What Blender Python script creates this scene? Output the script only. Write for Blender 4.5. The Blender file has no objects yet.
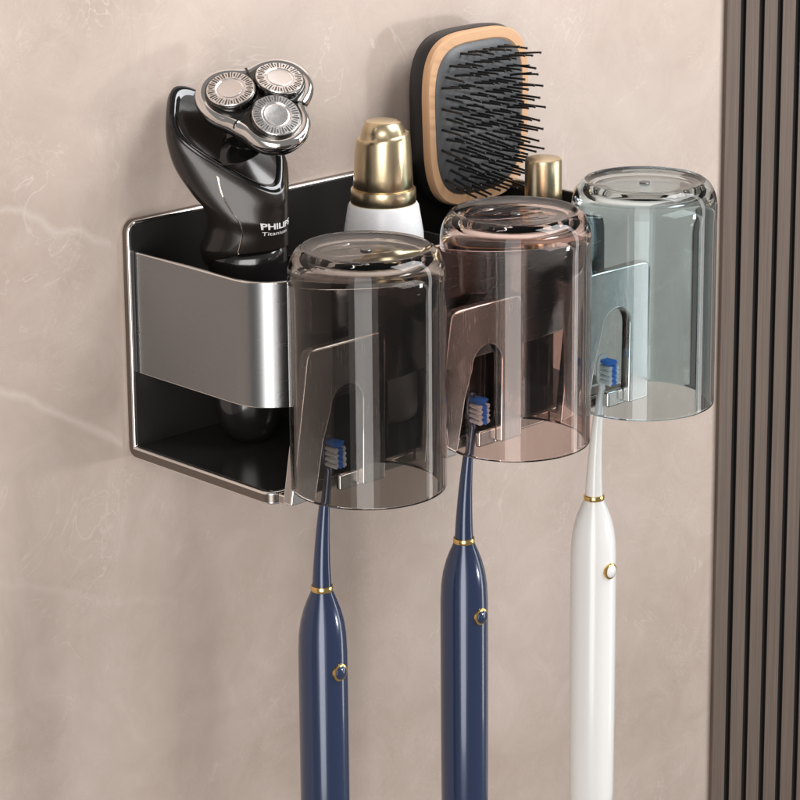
import bpy, bmesh, math, random
from mathutils import Vector, Matrix
random.seed(7)
S = 0.01                                   # everything below is written in centimetres: x right along the wall, d out of the wall, z up
def V(x, d, z): return Vector((x*S, -d*S, z*S))
scene = bpy.context.scene
C = scene.collection
PI = math.pi

# ------------------------------------------------------------------ materials
def new_mat(name):
    m = bpy.data.materials.new(name); m.use_nodes = True
    return m, m.node_tree.nodes, m.node_tree.links, m.node_tree.nodes['Principled BSDF']
def simple(name, col, rough=.4, metal=0., spec=.5, coat=0., noise=.08, nscale=900., bump=0.):
    m, N, L, b = new_mat(name)
    tc = N.new('ShaderNodeTexCoord'); nz = N.new('ShaderNodeTexNoise')
    nz.inputs['Scale'].default_value = nscale; nz.inputs['Detail'].default_value = 4
    L.new(tc.outputs['Object'], nz.inputs['Vector'])
    mr = N.new('ShaderNodeMapRange')
    mr.inputs['To Min'].default_value = max(0.02, rough-noise); mr.inputs['To Max'].default_value = rough+noise
    L.new(nz.outputs['Fac'], mr.inputs['Value']); L.new(mr.outputs['Result'], b.inputs['Roughness'])
    b.inputs['Base Color'].default_value = (*col, 1); b.inputs['Metallic'].default_value = metal
    b.inputs['Specular IOR Level'].default_value = spec
    b.inputs['Coat Weight'].default_value = coat; b.inputs['Coat Roughness'].default_value = .06
    if bump:
        bp = N.new('ShaderNodeBump'); bp.inputs['Strength'].default_value = bump; bp.inputs['Distance'].default_value = .0003
        L.new(nz.outputs['Fac'], bp.inputs['Height']); L.new(bp.outputs['Normal'], b.inputs['Normal'])
    return m
def brushed(name, col, rough, stretch=(1, 1, 60)):
    m, N, L, b = new_mat(name)
    tc = N.new('ShaderNodeTexCoord'); mp = N.new('ShaderNodeMapping'); mp.inputs['Scale'].default_value = stretch
    nz = N.new('ShaderNodeTexNoise'); nz.inputs['Scale'].default_value = 90; nz.inputs['Detail'].default_value = 5
    L.new(tc.outputs['Object'], mp.inputs['Vector']); L.new(mp.outputs['Vector'], nz.inputs['Vector'])
    cr = N.new('ShaderNodeMix'); cr.data_type = 'RGBA'
    cr.inputs['A'].default_value = (*[c*.985 for c in col], 1); cr.inputs['B'].default_value = (*[min(1, c*1.015) for c in col], 1)
    L.new(nz.outputs['Fac'], cr.inputs['Factor']); L.new(cr.outputs['Result'], b.inputs['Base Color'])
    mr = N.new('ShaderNodeMapRange'); mr.inputs['To Min'].default_value = rough-.012; mr.inputs['To Max'].default_value = rough+.012
    L.new(nz.outputs['Fac'], mr.inputs['Value']); L.new(mr.outputs['Result'], b.inputs['Roughness'])
    b.inputs['Metallic'].default_value = 1
    return m
def glass(name, col, ior=1.36):
    m, N, L, b = new_mat(name)
    tc = N.new('ShaderNodeTexCoord'); nz = N.new('ShaderNodeTexNoise'); nz.inputs['Scale'].default_value = 35
    L.new(tc.outputs['Object'], nz.inputs['Vector'])
    mx = N.new('ShaderNodeMix'); mx.data_type = 'RGBA'
    mx.inputs['A'].default_value = (*[c*.985 for c in col], 1); mx.inputs['B'].default_value = (*[min(1, c*1.015) for c in col], 1)
    L.new(nz.outputs['Fac'], mx.inputs['Factor']); L.new(mx.outputs['Result'], b.inputs['Base Color'])
    b.inputs['Transmission Weight'].default_value = 1; b.inputs['Roughness'].default_value = .0
    b.inputs['IOR'].default_value = ior
    return m
def marble():
    m, N, L, b = new_mat('beige_marble')
    tc = N.new('ShaderNodeTexCoord')
    def noise(scale, detail=6, dist=0., rough=.55):
        n = N.new('ShaderNodeTexNoise'); n.inputs['Scale'].default_value = scale; n.inputs['Detail'].default_value = detail
        n.inputs['Distortion'].default_value = dist; n.inputs['Roughness'].default_value = rough
        L.new(tc.outputs['Object'], n.inputs['Vector']); return n
    def ramp(src, stops):
        r = N.new('ShaderNodeValToRGB'); e = r.color_ramp.elements
        e[0].position, e[0].color = stops[0][0], (*stops[0][1], 1); e[1].position, e[1].color = stops[-1][0], (*stops[-1][1], 1)
        for p, c in stops[1:-1]:
            k = e.new(p); k.color = (*c, 1)
        L.new(src, r.inputs['Fac']); return r
    def mix(fac, a, bb, mode='MIX', f=None):
        x = N.new('ShaderNodeMix'); x.data_type = 'RGBA'; x.blend_type = mode
        if f is None: L.new(fac, x.inputs['Factor'])
        else: x.inputs['Factor'].default_value = f
        L.new(a, x.inputs['A']); L.new(bb, x.inputs['B']); return x.outputs['Result']
    big = noise(9, 5, .8); base = ramp(big.outputs['Fac'], [(.28, (.425, .340, .292)), (.5, (.48, .394, .345)), (.75, (.545, .460, .412))])
    mid = noise(45, 8, 1.4, .65); mm = ramp(mid.outputs['Fac'], [(.3, (.90, .885, .87)), (.7, (1.0, 1.0, 1.0))])
    col = mix(None, base.outputs['Color'], mm.outputs['Color'], 'MULTIPLY', 1)
    # fine pale scratches and veins: narrow bands where a distorted noise crosses its middle value
    W = (1, 1, 1); K = (0, 0, 0)
    v1 = noise(17, 4, 1.8, .6); r1 = ramp(v1.outputs['Fac'], [(.492, K), (.5, W), (.508, K)])
    gate = noise(22, 3, .3); g1 = ramp(gate.outputs['Fac'], [(.5, K), (.68, (.55, .55, .55))])
    vf = mix(None, r1.outputs['Color'], g1.outputs['Color'], 'MULTIPLY', 1)
    pale = N.new('ShaderNodeRGB'); pale.outputs[0].default_value = (.63, .56, .515, 1)
    col = mix(vf, col, pale.outputs[0])
    v3 = noise(70, 6, 2.2, .7); r3 = ramp(v3.outputs['Fac'], [(.493, K), (.5, (.75, .75, .75)), (.507, K)])
    g3n = noise(30, 3, .2); g3 = ramp(g3n.outputs['Fac'], [(.44, K), (.62, (.75, .75, .75))])
    vf3 = mix(None, r3.outputs['Color'], g3.outputs['Color'], 'MULTIPLY', 1)
    col = mix(vf3, col, pale.outputs[0])
    v2 = noise(12, 7, 1.2, .6); r2 = ramp(v2.outputs['Fac'], [(.495, K), (.5, (.6, .6, .6)), (.505, K)])
    g2n = noise(14, 2, .1); g2 = ramp(g2n.outputs['Fac'], [(.6, K), (.7, (.6, .6, .6))])
    vf2 = mix(None, r2.outputs['Color'], g2.outputs['Color'], 'MULTIPLY', 1)
    dark = N.new('ShaderNodeRGB'); dark.outputs[0].default_value = (.33, .265, .23, 1)
    col = mix(vf2, col, dark.outputs[0])
    # a few broad pale veins running across the slab
    sx = N.new('ShaderNodeSeparateXYZ'); L.new(tc.outputs['Object'], sx.inputs[0])
    def mth(op, a_, b_):
        k = N.new('ShaderNodeMath'); k.operation = op
        for i_, q in enumerate((a_, b_)):
            if isinstance(q, (int, float)): k.inputs[i_].default_value = q
            else: L.new(q, k.inputs[i_])
        return k.outputs[0]
    wob = noise(28, 5, .6)
    wv = mth('MULTIPLY', mth('SUBTRACT', wob.outputs['Fac'], .5), .016)
    for z0, slope, x0, x1, wd, amt in ((.0745, -.42, -.20, -.004, .0022, .32), (.0035, -.60, -.20, -.002, .0028, .36), (-.052, -.35, -.30, .02, .0025, .16), (-.075, .30, .20, .9, .0018, .2)):
        dist = mth('ABSOLUTE', mth('ADD', mth('SUBTRACT', mth('SUBTRACT', sx.outputs['Z'], z0), mth('MULTIPLY', sx.outputs['X'], slope)), wv), 0)
        line = mth('MAXIMUM', mth('SUBTRACT', 1, mth('DIVIDE', dist, wd)), 0)
        fade = mth('MULTIPLY', mth('GREATER_THAN', sx.outputs['X'], x0), mth('LESS_THAN', sx.outputs['X'], x1))
        fm = N.new('ShaderNodeMix'); fm.data_type = 'RGBA'
        L.new(mth('MULTIPLY', mth('MULTIPLY', line, fade), amt), fm.inputs['Factor'])
        L.new(col, fm.inputs['A']); L.new(pale.outputs[0], fm.inputs['B']); col = fm.outputs['Result']
    L.new(col, b.inputs['Base Color'])
    rr = N.new('ShaderNodeMapRange'); rr.inputs['To Min'].default_value = .36; rr.inputs['To Max'].default_value = .55
    L.new(mid.outputs['Fac'], rr.inputs['Value']); L.new(rr.outputs['Result'], b.inputs['Roughness'])
    bp = N.new('ShaderNodeBump'); bp.inputs['Strength'].default_value = .22; bp.inputs['Distance'].default_value = .001
    L.new(mid.outputs['Fac'], bp.inputs['Height']); L.new(bp.outputs['Normal'], b.inputs['Normal'])
    return m
def wood_slat():
    m, N, L, b = new_mat('brown_slat_veneer')
    tc = N.new('ShaderNodeTexCoord'); mp = N.new('ShaderNodeMapping'); mp.inputs['Scale'].default_value = (1400, 200, 22)
    nz = N.new('ShaderNodeTexNoise'); nz.inputs['Scale'].default_value = 1; nz.inputs['Detail'].default_value = 6
    L.new(tc.outputs['Object'], mp.inputs['Vector']); L.new(mp.outputs['Vector'], nz.inputs['Vector'])
    r = N.new('ShaderNodeValToRGB'); r.color_ramp.elements[0].color = (.068, .046, .034, 1); r.color_ramp.elements[1].color = (.112, .079, .060, 1)
    r.color_ramp.elements[0].position = .3; r.color_ramp.elements[1].position = .72
    L.new(nz.outputs['Fac'], r.inputs['Fac']); L.new(r.outputs['Color'], b.inputs['Base Color'])
    b.inputs['Roughness'].default_value = .55
    bp = N.new('ShaderNodeBump'); bp.inputs['Strength'].default_value = .25; bp.inputs['Distance'].default_value = .0003
    L.new(nz.outputs['Fac'], bp.inputs['Height']); L.new(bp.outputs['Normal'], b.inputs['Normal'])
    return m
M = dict(
    wall=marble(), slat=wood_slat(),
    gap_shade=simple('dark_slat_gap_shade', (.006, .005, .0045), .8, spec=.2),  # near-black slat sides and backing: shadow in the gaps put into the colour
    gun=brushed('gunmetal_satin', (.27, .272, .278), .27, (1, 1, 14)),
    gunhook=brushed('gunmetal_hook', (.42, .40, .385), .27, (30, 30, 1)),
    rim=brushed('gunmetal_rim', (.20, .175, .155), .3, (1, 1, 45)),
    polish=simple('polished_edge', (.86, .83, .80), .12, 1., noise=.04),
    black=simple('black_gloss_panel', (.020, .019, .018), .2, spec=.45, noise=.03),
    shaver=simple('gunmetal_plastic', (.022, .0175, .0155), .22, .25, .5, coat=.15, noise=.03),
    grip=simple('black_grip', (.010, .009, .009), .12, spec=.9, noise=.03),
    gloss=simple('black_lacquer', (.005, .005, .005), .07, spec=.6, noise=.02),
    chrome=simple('chrome', (.80, .77, .75), .08, 1., noise=.03),
    face=simple('dark_face_metal', (.10, .095, .09), .2, 1., noise=.05),
    steel=simple('spun_steel', (.88, .85, .83), .25, 1., noise=.06),
    slot=simple('dark_slots', (.12, .11, .10), .4, .8),
    inlay=simple('silver_inlay', (.62, .56, .50), .25, 1., noise=.08),
    ink=simple('silver_lettering', (.80, .78, .78), .4, 0., noise=.03),
    white=simple('white_gloss', (.70, .69, .675), .22, spec=.5, coat=.3, noise=.03),
    milk=simple('white_bottle', (.82, .82, .83), .28, spec=.5, noise=.03),
    gold=brushed('champagne_gold', (.70, .57, .37), .28, (40, 40, 1)),
    ring=simple('bright_gold', (.86, .58, .22), .17, 1., noise=.04),
    navy=simple('navy_gloss', (.020, .034, .082), .20, .25, .5, coat=.6, noise=.03),
    bristle_w=simple('white_bristle', (.88, .88, .89), .5), bristle_b=simple('blue_bristle', (.07, .30, .85), .45),
    brush_black=simple('black_rubber', (.010, .010, .010), .38, spec=.5, noise=.05),
    wood=simple('tan_wood', (.56, .335, .19), .5, spec=.3, noise=.08, nscale=300),
    cushion=simple('grey_cushion', (.075, .078, .083), .5, bump=.15),
    smoke=glass('smoke_plastic', (.385, .358, .336)),
    pink=glass('pink_plastic', (.68, .56, .525)),
    blue=glass('blue_plastic', (.62, .715, .735)),
    pin=simple('cup_disc', (.10, .10, .10), .3, .6),
)

# ------------------------------------------------------------------ helpers
def root(name, loc, label, cat, group=None):
    o = bpy.data.objects.new(name, None); C.objects.link(o); o.location = V(*loc); o.empty_display_size = .01
    o['label'] = label; o['category'] = cat
    if group: o['group'] = group
    return o
def world_loc(p):
    v = Vector((0, 0, 0))
    while p is not None: v += p.location; p = p.parent
    return v
def finish(bm, recalc=True, doubles=True):
    if doubles: bmesh.ops.remove_doubles(bm, verts=bm.verts, dist=1e-7)
    if recalc: bmesh.ops.recalc_face_normals(bm, faces=bm.faces)
def obj(name, bm, mats, parent=None, smooth=40, bevel=0, seg=3, bevmat=-1, sub=0, recalc=True):
    finish(bm, recalc)
    off = world_loc(parent)
    for v in bm.verts: v.co -= off
    me = bpy.data.meshes.new(name); bm.to_mesh(me); bm.free()
    if not isinstance(mats, (list, tuple)): mats = [mats]
    for m in mats: me.materials.append(m)
    for p in me.polygons: p.use_smooth = True
    if smooth is not None: me.set_sharp_from_angle(angle=math.radians(smooth))
    o = bpy.data.objects.new(name, me); C.objects.link(o)
    if parent is not None: o.parent = parent
    if bevel:
        b = o.modifiers.new('edge', 'BEVEL'); b.width = bevel*S; b.segments = seg; b.limit_method = 'ANGLE'
        b.angle_limit = math.radians(35); b.harden_normals = True; b.material = bevmat
    if sub:
        s = o.modifiers.new('sub', 'SUBSURF'); s.levels = sub; s.render_levels = sub
    return o
def extrude_poly(bm, pts3, vec, mat=0):
    a = [bm.verts.new(p) for p in pts3]; b = [bm.verts.new(p+vec) for p in pts3]
    n = len(a); fs = [bm.faces.new(a), bm.faces.new(b[::-1])]
    for i in range(n): fs.append(bm.faces.new((a[i], b[i], b[(i+1) % n], a[(i+1) % n])))
    for f in fs: f.material_index = mat
    return fs
def box(bm, x0, x1, d0, d1, z0, z1, mat=0):
    return extrude_poly(bm, [V(x0, d0, z0), V(x1, d0, z0), V(x1, d1, z0), V(x0, d1, z0)], V(0, 0, z1-z0), mat)
def loft(bm, rings, cap=True, mat=0, closed=True):
    R = [[bm.verts.new(p) for p in r] for r in rings]
    for a, b in zip(R, R[1:]):
        n = len(a)
        for i in range(n if closed else n-1):
            f = bm.faces.new((a[i], a[(i+1) % n], b[(i+1) % n], b[i])); f.material_index = mat
    if cap:
        for r in (R[0], R[-1]):
            f = bm.faces.new(r); f.material_index = mat
    return R
def lathe(bm, prof, c, seg=64, mat=0, axis=None, cap=True):
    """prof: (radius, height) from one end to the other, about the vertical through c=(x, d)."""
    rings = [[V(c[0]+r*math.cos(2*PI*k/seg), c[1]+r*math.sin(2*PI*k/seg), z) for k in range(seg)] for r, z in prof]
    return loft(bm, rings, cap=cap, mat=mat)
def arc(cx, cy, r, a0, a1, n):
    return [(cx+r*math.cos(math.radians(a0+(a1-a0)*k/n)), cy+r*math.sin(math.radians(a0+(a1-a0)*k/n))) for k in range(n+1)]

# ------------------------------------------------------------------ setting: wall and slatted panel
bm = bmesh.new()
box(bm, -160, 200, -2, 0, -130, 150)
w = obj('wall', bm, M['wall'], smooth=None); w['kind'] = 'structure'
pr = root('slatted_wall_panel', (31, 0, -60), 'dark brown vertical slatted wood panel on the wall right of the blue cup', 'wall panel')
bm = bmesh.new(); sb = bmesh.new(); pitch = 1.15
box(sb, 30.85, 30.75+pitch*26, .02, .08, -60, 60)
obj('backing', sb, M['gap_shade'], pr)
for i in range(26):
    x0 = 30.75+i*pitch
    for f in box(bm, x0, x0+.84, .03 if i == 0 else .08, .20, -60, 60):
        pass
bm.normal_update()
finish(bm)
for f in bm.faces:
    f.material_index = 0 if abs(f.normal.y) > .5 or f.calc_center_median().x < .3076 else 1
obj('slats', bm, [M['slat'], M['gap_shade']], pr, bevel=.035, seg=2)

# ------------------------------------------------------------------ the holder
W, H, D = 17.2, 8.3, 7.4
hr = root('toothbrush_holder', (W/2, 0, 0), 'gunmetal grey wall holder with black back panel, satin front band and three slotted cup hooks', 'holder')
def L_frame():
    bm = bmesh.new()
    prof = [(0.02, 0), (D, 0), (D, .44), (.40, .44), (.40, H), (0.02, H)]
    extrude_poly(bm, [V(0, d, z) for d, z in prof], V(W, 0, 0))
    finish(bm)
    def edges(test): return [e for e in bm.edges if all(test(v.co/S) for v in e.verts)]
    top = [e for x in (0, W) for e in edges(lambda c: abs(c.x-x) < 1e-3 and abs(c.z-H) < 1e-3)]
    fro = [e for x in (0, W) for e in edges(lambda c: abs(c.x-x) < 1e-3 and abs(-c.y-D) < 1e-3)]
    bac = edges(lambda c: abs(c.z) < 1e-3 and abs(-c.y-.02) < 1e-3)
    bmesh.ops.bevel(bm, geom=top+fro+bac, offset=.42*S, segments=8, profile=.5, affect='EDGES')
    return bm
obj('frame', L_frame(), [M['rim'], M['polish']], hr, bevel=.085, seg=3, bevmat=1, smooth=30)
def rounded(x0, x1, y0, y1, radii, n=6):
    r = radii; p = []
    p += arc(x1-r[0], y1-r[0], r[0], 0, 90, n) if r[0] else [(x1, y1)]
    p += arc(x0+r[1], y1-r[1], r[1], 90, 180, n) if r[1] else [(x0, y1)]
    p += arc(x0+r[2], y0+r[2], r[2], 180, 270, n) if r[2] else [(x0, y0)]
    p += arc(x1-r[3], y0+r[3], r[3], 270, 360, n) if r[3] else [(x1, y0)]
    return p
bm = bmesh.new(); extrude_poly(bm, [V(x, .39, z) for x, z in rounded(.11, W-.11, .47, H-.11, (.33, .33, 0, 0))], V(0, .04, 0))
obj('back_panel', bm, M['black'], hr)
bm = bmesh.new(); extrude_poly(bm, [V(x, d, .43) for x, d in rounded(.11, W-.11, .43, D-.11, (.33, .33, 0, 0))], V(0, 0, .04))
obj('shelf_panel', bm, M['black'], hr)
# U-shaped front band
ZB0, ZB1, DB, RB = 3.02, 7.27, 7.08, 1.55
def band_path(off):
    x0, x1, d1 = .22+off, W-.22-off, DB-off; r = RB-off
    p = [(x0, .43)]+arc(x0+r, d1-r, r, 180, 90, 14)+arc(x1-r, d1-r, r, 90, 0, 14)+[(x1, .43)]
    return p
bm = bmesh.new()
o_, i_ = band_path(0), band_path(.16)
rings = [[V(*o_[k], ZB0), V(*o_[k], ZB1), V(*i_[k], ZB1), V(*i_[k], ZB0)] for k in range(len(o_))]
loft(bm, rings)
finish(bm)
for f in bm.faces:                          # the inner side of the band is black
    c = f.calc_center_median()/S
    if abs(f.normal.z) < .5 and len(f.verts) == 4:
        n = f.normal
        to_mid = Vector((W/2-c.x, -(3.2)-c.y, 0))
        if n.dot(to_mid) > 0: f.material_index = 2
obj('front_band', bm, [M['gun'], M['polish'], M['black']], hr, bevel=.05, seg=2, bevmat=1, smooth=30)
# partitions inside the tray
for x in (5.75, 11.45):
    bm = bmesh.new(); box(bm, x-.05, x+.05, .43, DB-.16, .47, 6.4)
    obj('divider', bm, M['black'], hr, bevel=.02, seg=1)
PITCH = 6.4635
def hook_outline():
    o = [(.10, .20)]
    tl, tr, r = (.92, 5.28), (4.40, 5.28), .36
    o += [(.52, 2.7), (.86, 4.85), (.90, 5.02), (.98, 5.16), (1.10, 5.25), (1.28, 5.28)]
    o += [(4.02, 5.28), (4.18, 5.25), (4.31, 5.16), (4.39, 5.02), (4.41, 4.85), (4.36, 2.7), (4.30, .20)]
    o += [(3.28, .20), (3.32, 3.05)]
    a = arc(2.62, 3.12, .70, 0, 180, 14); o += a
    o += [(1.55, 2.1), (1.17, .20)]
    return o
for i in range(3):
    ox = i*PITCH
    bm = bmesh.new()
    extrude_poly(bm, [V(x+ox, 7.86, z) for x, z in hook_outline()], V(0, .44, 0))
    hk = obj('cup_hook', bm, [M['gunhook'], M['polish']], hr, bevel=.07, seg=4, bevmat=1, smooth=35)
    bm = bmesh.new()
    extrude_poly(bm, [V(x+ox, 7.42, z) for x, z in [(.30, .06), (.98, .06), (1.0, .40), (.30, .40)]], V(0, .46, 0))
    obj('foot', bm, [M['gunhook'], M['polish']], hk, bevel=.06, seg=3, bevmat=1)
    bm = bmesh.new()
    extrude_poly(bm, [V(x+ox, 7.42, z) for x, z in [(3.42, .06), (4.1, .06), (4.1, .40), (3.42, .40)]], V(0, .46, 0))
    obj('foot', bm, [M['gunhook'], M['polish']], hk, bevel=.06, seg=3, bevmat=1)
    bm = bmesh.new(); box(bm, 2.47+ox, 3.32+ox, 7.78, 8.02, .10, .70)
    obj('brush_rest', bm, [M['gunhook'], M['polish']], hk, bevel=.09, seg=3, bevmat=1)

# ------------------------------------------------------------------ cups, upside down over the hooks
def cup(name, cx, cd, mat, label, zb=.77, zt=8.76):
    r = root(name, (cx, cd, zb), label, 'cup', 'tinted cups hanging upside down')
    R, t = 2.53, .19
    outer = [(R-t*.5, zb), (R-.04, zb+.015), (R-.01, zb+.035), (R, zb+.07), (R, zb+.11), (R, zb+.2), (R, zb+2), (R, zb+4), (R, zt-1.4), (R, zt-1.1)]
    outer += [(1.98+.55*math.cos(q), zt-1.0+1.0*math.sin(q)) for q in [math.radians(w_) for w_ in (0, 10, 20, 30, 40, 50, 60, 68, 75)]]
    outer += [(2.085, zt-.005), (2.05, zt), (2.01, zt-.015), (1.95, zt-.05), (1.8, zt-.09), (1.2, zt-.13), (.5, zt-.15), (.02, zt-.15)]
    ri = R-t
    inner = [(.02, zt-.42), (.8, zt-.42), (1.3, zt-.42)]
    inner += [(1.62+(ri-1.62)*math.cos(q), zt-1.15+.72*math.sin(q)) for q in [math.radians(w_) for w_ in (84, 75, 66, 57, 48, 39, 30, 20, 10, 0)]]
    inner += [(ri, zt-1.45), (ri, zt-2), (ri, zb+4), (ri, zb+2), (ri, zb+.2), (ri, zb+.11), (ri, zb+.07), (ri+.01, zb+.035), (ri+.04, zb+.015)]
    bm = bmesh.new()
    prof = outer+inner
    seg = 128
    rings = [[V(cx+q*math.cos(2*PI*k/seg), cd+q*math.sin(2*PI*k/seg), z) for k in range(seg)] for q, z in prof]
    Rr = [[bm.verts.new(p) for p in rr] for rr in rings]
    n = len(Rr)
    io = len(outer)-1                        # skip the bridge between outer and inner centre points, close each with a cap
    for j in range(n):
        if j == io: continue
        a, b = Rr[j], Rr[(j+1) % n]
        for k in range(seg): bm.faces.new((a[k], a[(k+1) % seg], b[(k+1) % seg], b[k]))
    bm.faces.new(Rr[io]); bm.faces.new(Rr[io+1])
    obj('cup_body', bm, mat, r, smooth=50)
    bm = bmesh.new(); lathe(bm, [(.02, zt-.145), (.17, zt-.145), (.19, zt-.12), (.17, zt-.095), (.02, zt-.095)], (cx, cd), 24)
    obj('base_plug', bm, M['pin'], r)
    return r
CD = 9.72
cup('tinted_cup', 2.20, CD, M['smoke'], 'smoky grey transparent cup upside down on the hook nearest the shaver')
cup('tinted_cup', 8.98, CD, M['pink'], 'pale pink transparent cup upside down between the grey and the blue cup')
cup('tinted_cup', 15.33, CD, M['blue'], 'pale blue transparent cup upside down beside the slatted panel')

# ------------------------------------------------------------------ electric toothbrushes
def ellipse_ring(c, ax, ay, n=24, ex=2.0):
    pts = []
    for k in range(n):
        t = 2*PI*k/n; cs, sn = math.cos(t), math.sin(t)
        pts.append(c+ax*(abs(cs)**(2/ex)*(1 if cs >= 0 else -1))+ay*(abs(sn)**(2/ex)*(1 if sn >= 0 else -1)))
    return pts
def toothbrush(x, d, zr, body_mat, neck_mat, label, zhead, lean, head_mat, btn_mat, zbtn):
    """zr: height of the gold ring; the head stands at zhead, shifted by lean."""
    zend = zr-12.2
    r = root('electric_toothbrush', (x, d, zend), label, 'toothbrush', 'electric toothbrushes hanging from the hooks')
    prof = [(.02, zend), (.60, zend), (.74, zend+.06), (.79, zend+.2), (.82, zend+.8), (.835, zend+4), (.835, zr-3.2), (.83, zr-2.2), (.80, zr-1.6), (.735, zr-1.15),
            (.62, zr-.72), (.50, zr-.40), (.41, zr-.20), (.37, zr-.09), (.02, zr-.09)]
    bm = bmesh.new(); lathe(bm, prof, (x, d), 48); body = obj('handle', bm, body_mat, r, smooth=50)
    bm = bmesh.new(); lathe(bm, [(.02, zr-.10), (.355, zr-.10), (.375, zr-.07), (.375, zr+.07), (.355, zr+.10), (.02, zr+.10)], (x, d), 40)
    obj('gold_ring', bm, M['ring'], r, smooth=40)
    # neck, narrowing up to the head
    bm = bmesh.new(); rings = []
    z1 = zhead-.15
    for t in [k/12 for k in range(13)]:
        z = zr+.08+(z1-zr-.08)*t; rad = .315*(1-t)**.9+.135
        rad = .325-.19*min(1, t*1.05) if t < .95 else .13
        c = (x+lean[0]*t*t, d+lean[1]*t*t)
        rings.append([V(c[0]+rad*math.cos(2*PI*k/24), c[1]+rad*math.sin(2*PI*k/24), z) for k in range(24)])
    hx, hd = x+lean[0], d+lean[1]
    for z, a, b in ((zhead-.02, .15, .10), (zhead+.06, .22, .10), (zhead+.16, .27, .10), (zhead+.5, .30, .10), (zhead+.86, .28, .10), (zhead+1.02, .20, .09), (zhead+1.08, .07, .05)):
        rings.append([V(hx+a*math.cos(2*PI*k/24), hd+b*math.sin(2*PI*k/24), z) for k in range(24)])
    loft(bm, rings); nk = obj('brush_neck', bm, neck_mat, r, smooth=50)
    # bristle tufts: white outer rows, blue inner rows, a blue tip
    wbm, bbm = bmesh.new(), bmesh.new()
    for zz, tip in [(.14, 0), (.32, 0), (.50, 0), (.68, 0), (.87, 1)]:
        for cx, blue in ((-.17, 0), (0, 1), (.17, 0)):
            tgt = bbm if (blue or tip) else wbm
            ln = .58 if blue else .53
            if tip: cx *= .75; ln -= .05
            for q in range(26):
                a = q*2.399963; rr = math.sqrt((q+.5)/26)
                bx, bz = hx+cx+rr*.066*math.cos(a), zhead+zz+rr*.062*math.sin(a)
                l2 = ln+random.uniform(-.025, .025); w_ = .0145
                tx, tz = bx+rr*.03*math.cos(a)+random.uniform(-.012, .012), bz+rr*.02*math.sin(a)+random.uniform(-.012, .012)
                rings2 = [[V(bx+w_*math.cos(PI/3*k), hd+.09, bz+w_*math.sin(PI/3*k)) for k in range(6)],
                          [V(tx+w_*math.cos(PI/3*k), hd+.09+l2*.96, tz+w_*math.sin(PI/3*k)) for k in range(6)],
                          [V(tx+w_*.4*math.cos(PI/3*k), hd+.09+l2, tz+w_*.4*math.sin(PI/3*k)) for k in range(6)]]
                loft(tgt, rings2)
    obj('white_bristles', wbm, M['bristle_w'], nk); obj('blue_bristles', bbm, M['bristle_b'], nk)
    # round power button with a gold rim on the outward side
    bm = bmesh.new(); zb = zbtn
    def disc(r0, d0, d1, n=32):
        loft(bm, [[V(x+r0*math.cos(2*PI*k/n), d0, zb+r0*math.sin(2*PI*k/n)) for k in range(n)],
                  [V(x+r0*.97*math.cos(2*PI*k/n), d1-.02, zb+r0*.97*math.sin(2*PI*k/n)) for k in range(n)],
                  [V(x+r0*.88*math.cos(2*PI*k/n), d1, zb+r0*.88*math.sin(2*PI*k/n)) for k in range(n)]])
    disc(.31, d+.70, d+.885); bt = obj('button_rim', bm, M['ring'], r, smooth=50)
    bm = bmesh.new(); disc(.235, d+.72, d+.93); obj('button', bm, btn_mat, bt, smooth=50)
    return r
toothbrush(1.98, 7.62, -3.25, M['navy'], M['navy'], 'navy blue electric toothbrush hanging under the smoky grey cup', .93, (.36, -.02), M['navy'], M['navy'], -6.02)
toothbrush(8.60, 7.62, -3.25, M['navy'], M['navy'], 'navy blue electric toothbrush hanging under the pink cup', .93, (.40, -.02), M['navy'], M['navy'], -5.85)
toothbrush(15.18, 7.62, -3.28, M['white'], M['white'], 'white electric toothbrush with gold button hanging under the blue cup', .93, (.34, -.02), M['white'], M['white'], -5.9)

# ------------------------------------------------------------------ rotary shaver
SO = (3.27, 2.6, .34)
RA, NA = Vector((.7225, -.6914, 0)), Vector((-.6914, -.7225, 0))      # across and towards the viewer, horizontal
ZA = Vector((0, 0, 1))
def sp(r, n, z): return V(*SO)+(RA*r+NA*n+ZA*z)*S
def px(X, Y, n=0, drop=0):
    z = (443-Y)/28.78; z = z+n*.2775
    return ((X-250)/29.8+.021*z, n, z)
sh = root('electric_shaver', (3.27, 2.6, .47), 'dark grey rotary electric shaver with three round steel heads standing in the holder', 'shaver')
SEC = [(246, 443, 254, 443, .1, 0), (235, 438.5, 266, 438.5, .5, 0), (225, 429, 276, 429, .85, 0), (216, 411, 284, 411, 1.1, 0), (212, 380, 288, 380, 1.2, 0),
       (211, 330, 288, 330, 1.25, 0), (213, 288, 288, 285, 1.2, 0), (209, 267, 288, 253, 1.18, 0), (205, 262, 288.2, 243.5, 1.15, -.42),
       (200, 244, 289, 240, 1.15, 0), (204, 234, 289, 234, 1.15, 0), (208, 217, 289, 222, 1.15, .1), (203, 199, 289, 212, 1.2, .2), (190, 180, 289, 203, 1.2, .35),
       (175, 155, 289, 193, 1.2, .5), (168, 130, 289, 184, 1.2, .7), (167, 111, 288, 176, 1.17, .86), (170, 104, 286, 171, 1.1, .84)]
def sec_ring(s, n=64, k=1.0, ex=None):
    xl, yl, xr, yr, dn, drop = s
    if ex is None: ex = 2.3+1.3*max(0, drop)/.86
    a, b = Vector(px(xl, yl)), Vector(px(xr, yr))
    c = (a+b)/2; ax = (b-a)/2*k; ay = Vector((0, dn, -drop))*k
    return [sp(*p) for p in ellipse_ring(c, ax, ay, n, ex)]
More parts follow.
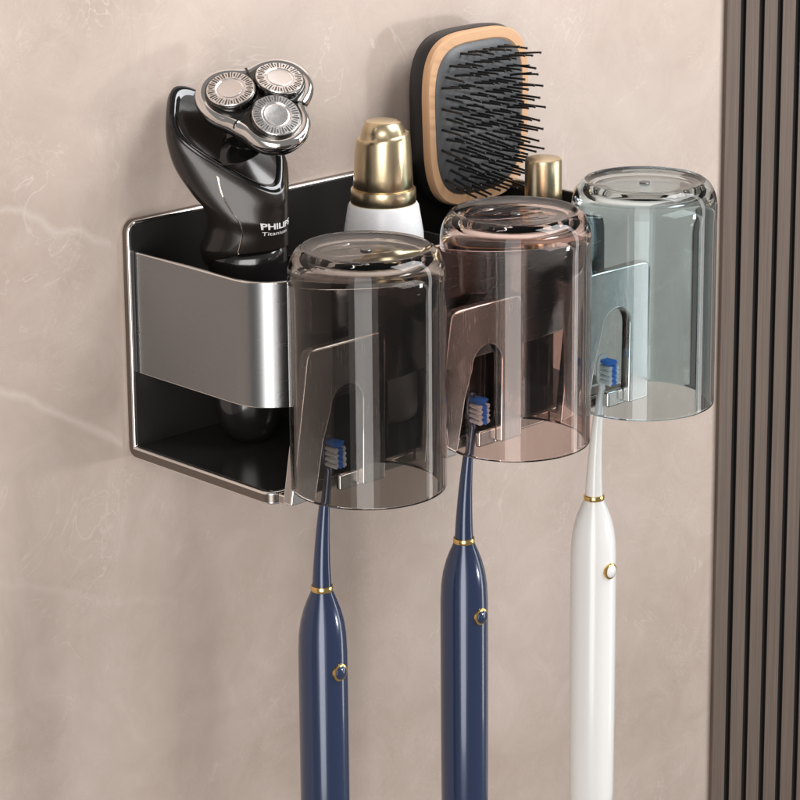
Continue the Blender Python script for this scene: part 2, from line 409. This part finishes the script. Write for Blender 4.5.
def dense(secs, per=4):
    out = []
    for i in range(len(secs)-1):
        p0 = secs[max(0, i-1)]; p1 = secs[i]; p2 = secs[i+1]; p3 = secs[min(len(secs)-1, i+2)]
        for q in range(per):
            t = q/per
            out.append(tuple(.5*((2*b)+(-a+c)*t+(2*a-5*b+4*c-d)*t*t+(-a+3*b-3*c+d)*t**3) for a, b, c, d in zip(p0, p1, p2, p3)))
    out.append(secs[-1]); return out
GR = SEC[:8]+[(205, 252, 287.5, 244, 1.10, 0), (209, 244, 286, 238, .9, 0)]
bm = bmesh.new(); loft(bm, [sec_ring(s) for s in dense(GR)]); obj('grip', bm, M['grip'], sh, smooth=60)
bm = bmesh.new(); loft(bm, [sec_ring(s) for s in dense(SEC[8:])]); body = obj('body', bm, M['shaver'], sh, smooth=60)
# glossy black top deck with a raised lip, and the collar that carries the head
bm = bmesh.new()
t = SEC[-1]
rings = [sec_ring(t, k=.985)]
def lifted(k, up):
    return [p+ZA*up*S for p in sec_ring(t, k=k)]
rings = [lifted(.99, -.05), lifted(.975, .05), lifted(.93, .10), lifted(.86, .06), lifted(.80, -.06), lifted(.6, -.10), lifted(.2, -.05)]
loft(bm, rings); obj('top_deck', bm, M['gloss'], sh, smooth=60)
hn = (RA*.10+NA*.576+ZA*.803).normalized()
hcen = sp(*px(261, 99.5, .55))
he = RA - hn*RA.dot(hn); he.normalize(); hu = hn.cross(he).normalized()
def hp(a, b, h): return hcen+(he*a+hu*b+hn*h)*S
bm = bmesh.new()
deck_c = sp(*px(238, 146, .25))
rings = []
top_c = hp(-.05, -.15, -1.0)
for t_, rad in ((0, 1.02), (.12, .98), (.25, .80), (.45, .66), (.55, .72), (.65, .60), (.85, .62), (1, .74)):
    c = deck_c.lerp(top_c, t_)
    nn = (Vector((-.35, 0, 1))*.0+RA*-.25+NA*.35+ZA).normalized().lerp(hn, t_).normalized()
    e1 = (RA-nn*RA.dot(nn)).normalized(); e2 = nn.cross(e1)
    rings.append([c+(e1*math.cos(2*PI*k/40)+e2*math.sin(2*PI*k/40))*rad*S for k in range(40)])
loft(bm, rings); obj('collar', bm, M['gloss'], sh, smooth=45)
LOBE = [math.radians(a) for a in (170, 53, -58)]; LD, LR = 1.0, 1.13
def tre(th):
    s = 0
    for a in LOBE:
        c = LD*math.cos(th-a); q = LR*LR-(LD*math.sin(th-a))**2
        if q > 0 and c+math.sqrt(q) > 0: s += (c+math.sqrt(q))**14
    return (s+1.46**14)**(1/14)
NT = 144
def tring(k, h, inset=0): return [hp((tre(2*PI*j/NT)*k-inset)*math.cos(2*PI*j/NT), (tre(2*PI*j/NT)*k-inset)*math.sin(2*PI*j/NT), h) for j in range(NT)]
bm = bmesh.new(); loft(bm, [tring(.40, -1.12), tring(.62, -1.08), tring(.82, -.90), tring(.94, -.68), tring(.985, -.48), tring(.985, -.40)])
hb = obj('head_base', bm, M['gloss'], sh, smooth=60)
bm = bmesh.new(); loft(bm, [tring(.96, -.43), tring(1.0, -.43), tring(1.02, -.32), tring(1.02, -.18), tring(1.0, -.05), tring(1, 0, .07), tring(1, .02, .15), tring(1, .0, .22)])
obj('chrome_shell', bm, M['chrome'], hb, smooth=60)
bm = bmesh.new(); loft(bm, [tring(1, -.05, .26), tring(1, .03, .28), tring(1, .045, .33), tring(.3, .06, .1)])
obj('face_plate', bm, M['face'], hb, smooth=50)
bm = bmesh.new()
for a in (111, -3, 236):
    t_ = math.radians(a); ca, sa = math.cos(t_), math.sin(t_)
    L_ = tre(t_)+.025; w_ = .028
    prof = [(0, .085), (L_-.28, .075), (L_-.08, .05), (L_, -.08), (L_, -.42), (L_-.1, -.42), (0, -.2)]
    extrude_poly(bm, [hp(u*ca-w_*sa, u*sa+w_*ca, h) for u, h in prof], (he*(2*w_*sa)+hu*(-2*w_*ca))*S)
obj('seam', bm, M['gloss'], hb)
tilts = [(-.16, .06), (.07, .16), (.10, -.12)]
for a, (ta, tb) in zip(LOBE, tilts):
    n2 = (hn+he*ta+hu*tb).normalized(); e1 = (he-n2*he.dot(n2)).normalized(); e2 = n2.cross(e1)
    c0 = hp(LD*math.cos(a), LD*math.sin(a), .11)
    def dp(r, th, h): return c0+(e1*r*math.cos(th)+e2*r*math.sin(th)+n2*h)*S
    n = 48
    bm = bmesh.new()
    loft(bm, [[dp(r_, 2*PI*k/n, h) for k in range(n)] for r_, h in ((.85, -.3), (.85, .04), (.835, .065), (.81, .05), (.2, .05))])
    u = obj('cutter_rim', bm, M['face'], hb, smooth=40)
    bm = bmesh.new()
    loft(bm, [[dp(r_, 2*PI*k/n, h) for k in range(n)] for r_, h in ((.80, .0), (.80, .10), (.78, .125), (.50, .135), (.46, .11), (.43, .11), (.40, .125), (.36, .12), (.05, .115))])
    for k in range(44):                      # radial hair slots around the foil
        th = 2*PI*k/44; wd = .030 if k % 2 else .018
        r0, r1 = (.53, .76) if k % 3 else (.58, .72)
        P = [(r0, -wd*.8), (r1, -wd), (r1, wd), (r0, wd*.8)]
        pts = [dp(r_, th+.10+q/r_, .128) for r_, q in P]
        extrude_poly(bm, pts, n2*.009*S, mat=1)
    obj('cutter', bm, [M['steel'], M['slot']], u, smooth=30)
# inlay line and lettering on the body
BODY = dense(SEC[8:], 6)
def on_body(theta, s, lift=.012):
    i = max(0, min(len(BODY)-2, int(s))); f = s-i
    sec = tuple(a*(1-f)+b*f for a, b in zip(BODY[i], BODY[i+1]))
    xl, yl, xr, yr, dn, drop = sec
    a, b = Vector(px(xl, yl)), Vector(px(xr, yr)); c = (a+b)/2; ax = (b-a)/2; ay = Vector((0, dn, -drop))
    cs, sn = math.cos(theta), math.sin(theta); e = 2/(2.3+1.3*max(0, drop)/.86)
    q = ax*(abs(cs)**e*(1 if cs >= 0 else -1))+ay*(abs(sn)**e*(1 if sn >= 0 else -1))
    k = 1+lift/max(.3, q.length)
    return sp(*(c+q*k))
bm = bmesh.new(); ra, rb = [], []
smax = len(BODY)-1
for k in range(41):
    f = k/40; s = 1.5+f*(smax-8.5)
    drop = BODY[min(smax, int(s))][5]; ee = (2.3+1.3*max(0, drop)/.86)/2
    def tx(xf): return math.acos(max(-1, min(1, (1 if xf >= 0 else -1)*abs(xf)**ee)))
    hw_ = .016+.012*f; x_ = -.10-.02*f
    ra.append([on_body(tx(x_-hw_), s, .004), on_body(tx(x_), s, .028), on_body(tx(x_+hw_), s, .004), on_body(tx(x_), s, -.03)])
loft(bm, ra); obj('inlay_strip', bm, M['inlay'], body, smooth=60)
def wrapped_text(name, txt, th0, th1, s0, s1, bold=0):
    cu = bpy.data.curves.new(name, 'FONT'); cu.body = txt; cu.size = 1; cu.offset = bold; cu.resolution_u = 3
    to = bpy.data.objects.new(name+'_tmp', cu); C.objects.link(to)
    bpy.context.view_layer.update()
    me = bpy.data.meshes.new_from_object(to.evaluated_get(bpy.context.evaluated_depsgraph_get()))
    bpy.data.objects.remove(to); 
    bm = bmesh.new(); bm.from_mesh(me); bpy.data.meshes.remove(me)
    bmesh.ops.triangulate(bm, faces=bm.faces)
    bmesh.ops.subdivide_edges(bm, edges=[e for e in bm.edges if e.calc_length() > .25], cuts=2)
    xs = [v.co.x for v in bm.verts]; ys = [v.co.y for v in bm.verts]
    x0, x1, y0, y1 = min(xs), max(xs), min(ys), max(ys)
    for v in bm.verts:
        u = (v.co.x-x0)/(x1-x0); w_ = (v.co.y-y0)/(y1-y0)
        v.co = on_body(th0+(th1-th0)*u, s0+(s1-s0)*w_, .02)
    return obj(name, bm, M['ink'], body, smooth=None, recalc=False)
wrapped_text('lettering', 'PHILIPS', math.radians(74), math.radians(9), 20.6, 25.2, .03)
wrapped_text('small_lettering', 'Titanium', math.radians(73), math.radians(22), 17.0, 19.2)

# ------------------------------------------------------------------ foundation bottle
fx, fd = 8.80, 3.5
fb = root('foundation_bottle', (fx, fd, .47), 'white cosmetic bottle with champagne gold cap standing behind the grey cup', 'bottle')
bm = bmesh.new()
lathe(bm, [(.02, .47), (1.45, .47), (1.56, .53), (1.60, .7), (1.56, 3), (1.47, 5.5), (1.38, 7.0), (1.23, 7.92), (1.17, 8.02), (1.0, 8.04), (.02, 8.04)], (fx, fd), 64)
obj('bottle_body', bm, M['milk'], fb, smooth=50)
bm = bmesh.new()
lathe(bm, [(.9, 7.98), (1.12, 8.00), (1.14, 8.04), (1.125, 8.50), (1.11, 8.53), (1.05, 8.54), (.9, 8.53)], (fx, fd), 64)
obj('cap_ring', bm, M['gold'], fb, smooth=35)
bm = bmesh.new()
seg = 64
def slant(r_, z, k, a):                       # the top of the cap is cut on a slant
    th = 2*PI*k/seg; x, d = r_*math.cos(th), r_*math.sin(th)
    return V(fx+x, fd+d, z+a*(x*.7225+d*.6914))
rg = [[slant(r_, z, k, a) for k in range(seg)] for r_, z, a in ((.8, 8.50, 0), (1.02, 8.52, 0), (1.04, 8.57, 0), (1.02, 9.0, 0), (.985, 9.75, .03), (.94, 10.22, .12),
      (.92, 10.34, .13), (.88, 10.385, .13), (.80, 10.38, .13), (.78, 10.40, .12), (.74, 10.58, .08), (.64, 10.80, .03), (.57, 10.88, 0), (.48, 10.91, 0), (.1, 10.92, 0))]
loft(bm, rg); obj('cap', bm, M['gold'], fb, smooth=35)

# ------------------------------------------------------------------ paddle hairbrush leaning against the wall
bx, bz = 15.12, 9.85
hb_ = root('hair_brush', (bx, 1.7, .47), 'black paddle hairbrush with tan wood frame and black bristles propped against the wall', 'hairbrush')
def paddle(hw, hh, d, n=96, ex=3.6):
    pts = []
    for k in range(n):
        t = 2*PI*k/n; cs, sn = math.cos(t), math.sin(t)
        x = hw*abs(cs)**(2/ex)*(1 if cs >= 0 else -1); z = hh*abs(sn)**(2/ex)*(1 if sn >= 0 else -1)
        x *= 1+.045*z/hh
        pts.append(V(bx+x, d+.055*0-(z*.0), bz+z))
    return pts
bm = bmesh.new(); loft(bm, [paddle(1.9, 2.5, .62), paddle(2.35, 2.95, .70), paddle(2.58, 3.2, .95), paddle(2.62, 3.25, 1.35), paddle(2.58, 3.21, 1.55)])
back = obj('brush_back', bm, M['brush_black'], hb_, smooth=50)
bm = bmesh.new(); loft(bm, [paddle(2.5, 3.12, 1.5), paddle(2.56, 3.18, 1.56), paddle(2.56, 3.18, 1.80), paddle(2.50, 3.12, 1.88), paddle(2.22, 2.82, 1.88), paddle(2.18, 2.78, 1.84), paddle(1.5, 2.1, 1.84)])
obj('wood_frame', bm, M['wood'], hb_, smooth=40)
bm = bmesh.new(); loft(bm, [paddle(2.19, 2.79, 1.80), paddle(2.15, 2.75, 1.90), paddle(1.9, 2.5, 1.99), paddle(1.5, 2.1, 2.08), paddle(.8, 1.2, 2.13), paddle(.1, .2, 2.14)])
obj('cushion', bm, M['cushion'], hb_, smooth=60)
bm = bmesh.new()
rows = 14
for i in range(rows):
    z = -2.45+4.9*i/(rows-1)
    m_ = 11
    for j in range(m_):
        x = (-1.95+3.9*(j+(.5 if i % 2 else 0))/(m_-.5))
        if (abs(x)/2.08)**3.6+(abs(z)/2.62)**3.6 > 1: continue
        ln = 1.08+random.uniform(-.05, .03); tx, tz = x*1.08+random.gauss(0, .05), z*1.05+random.gauss(0, .05)
        w0, w1 = .052, .038
        A = lambda cx, cz, d, w_: [V(bx+cx+w_*math.cos(PI/3*k), d, bz+cz+w_*math.sin(PI/3*k)) for k in range(6)]
        loft(bm, [A(x, z, 1.92, w0), A(tx, tz, 1.92+ln, w1), A(tx, tz, 1.92+ln+.01, .046), A(tx, tz, 1.92+ln+.06, .052), A(tx, tz, 1.92+ln+.09, .022)])
obj('bristles', bm, M['brush_black'], hb_, smooth=60)
bm = bmesh.new()
def hring(z, w_, t_, d): return [V(bx+p.x, d+p.y, z) for p in ellipse_ring(Vector((0, 0, 0)), Vector((w_, 0, 0)), Vector((0, t_, 0)), 32, 2.4)]
loft(bm, [hring(z, w_, t_, d) for z, w_, t_, d in ((.47, .35, .25, 1.5), (.55, .55, .38, 1.5), (1.2, .66, .44, 1.5), (3, .62, .44, 1.45), (5, .52, .42, 1.35), (6.1, .56, .42, 1.25), (6.8, 1.0, .42, 1.2), (7.2, 1.3, .35, 1.2))])
obj('brush_handle', bm, M['brush_black'], hb_, smooth=60)

# ------------------------------------------------------------------ gold cosmetic tube
gx, gd = 15.42, 4.8
gt = root('cosmetic_tube', (gx, gd, .47), 'slim black cosmetic tube with gold cap behind the pink cup', 'cosmetic tube')
bm = bmesh.new(); lathe(bm, [(.02, .47), (.62, .47), (.66, .52), (.66, 5.6), (.6, 5.65), (.02, 5.65)], (gx, gd), 48); obj('tube', bm, M['gloss'], gt)
bm = bmesh.new(); lathe(bm, [(.3, 5.63), (.66, 5.63), (.675, 5.68), (.66, 8.6), (.645, 8.69), (.58, 8.73), (.02, 8.74)], (gx, gd), 48); obj('cap', bm, M['gold'], gt)

# ------------------------------------------------------------------ camera
cam = bpy.data.cameras.new('Camera'); co = bpy.data.objects.new('Camera', cam); C.objects.link(co); scene.camera = co
right, up, fwd = Vector((.72254906, -.69128058, -.00734928)), Vector((.19024143, .18860374, .96345048)), Vector((.66462851, .69753838, -.26778566))
mat = Matrix((right, up, -fwd)).transposed().to_4x4(); mat.translation = Vector((-.6177661821, -.7880596458, .3271808218))
co.matrix_world = mat
cam.sensor_width = 36; cam.lens = 3068.987*36/800
cam.shift_x = -(408.871-400)/800*-1 * -1; cam.shift_y = (313.01-400)/800
cam.clip_start = .02; cam.clip_end = 50

# ------------------------------------------------------------------ light
world = bpy.data.worlds.new('World'); scene.world = world; world.use_nodes = True
bg = world.node_tree.nodes['Background']; bg.inputs['Color'].default_value = (1, .97, .94, 1); bg.inputs['Strength'].default_value = .24
def area(name, loc, target, sx, sy, watts, col=(1, 1, 1)):
    l = bpy.data.lights.new(name, 'AREA'); l.shape = 'RECTANGLE'; l.size = sx*S; l.size_y = sy*S; l.energy = watts; l.color = col
    o = bpy.data.objects.new(name, l); C.objects.link(o); o.location = V(*loc)
    dv = V(*target)-V(*loc); o.rotation_euler = dv.to_track_quat('-Z', 'Y').to_euler()
    return o
area('softbox', (-102, 104, 14), (8, 4, 5), 112, 175, 4.6, (1, .96, .92))
area('softbox_core', (-99, 101, 8), (8, 4, 5), 60, 165, 16, (1, .975, .95))
area('key_lamp', (82, 102, -5), (9, 2, 7), 11, 11, 3.0, (1, .97, .94))
area('added_edge_strip', (95, 62, 10), (9, 6, 4), 14, 130, 3.0, (1, .98, .96))  # added strip light from the right for edge highlights on the cups
area('top_lamp', (46, 46, 70), (20, 0, 22), 60, 40, 9.5, (.97, .985, 1))

# ------------------------------------------------------------------ render settings
scene.view_settings.view_transform = 'Standard'; scene.view_settings.look = 'None'
scene.view_settings.exposure = 0; scene.view_settings.gamma = 1
cy = scene.cycles
cy.use_denoising = True
try: cy.denoiser = 'OPENIMAGEDENOISE'
except Exception: pass
cy.max_bounces = 24; cy.transmission_bounces = 20; cy.glossy_bounces = 8; cy.transparent_max_bounces = 24; cy.diffuse_bounces = 4
cy.caustics_reflective = True; cy.caustics_refractive = True; cy.blur_glossy = .5
cy.sample_clamp_indirect = 6
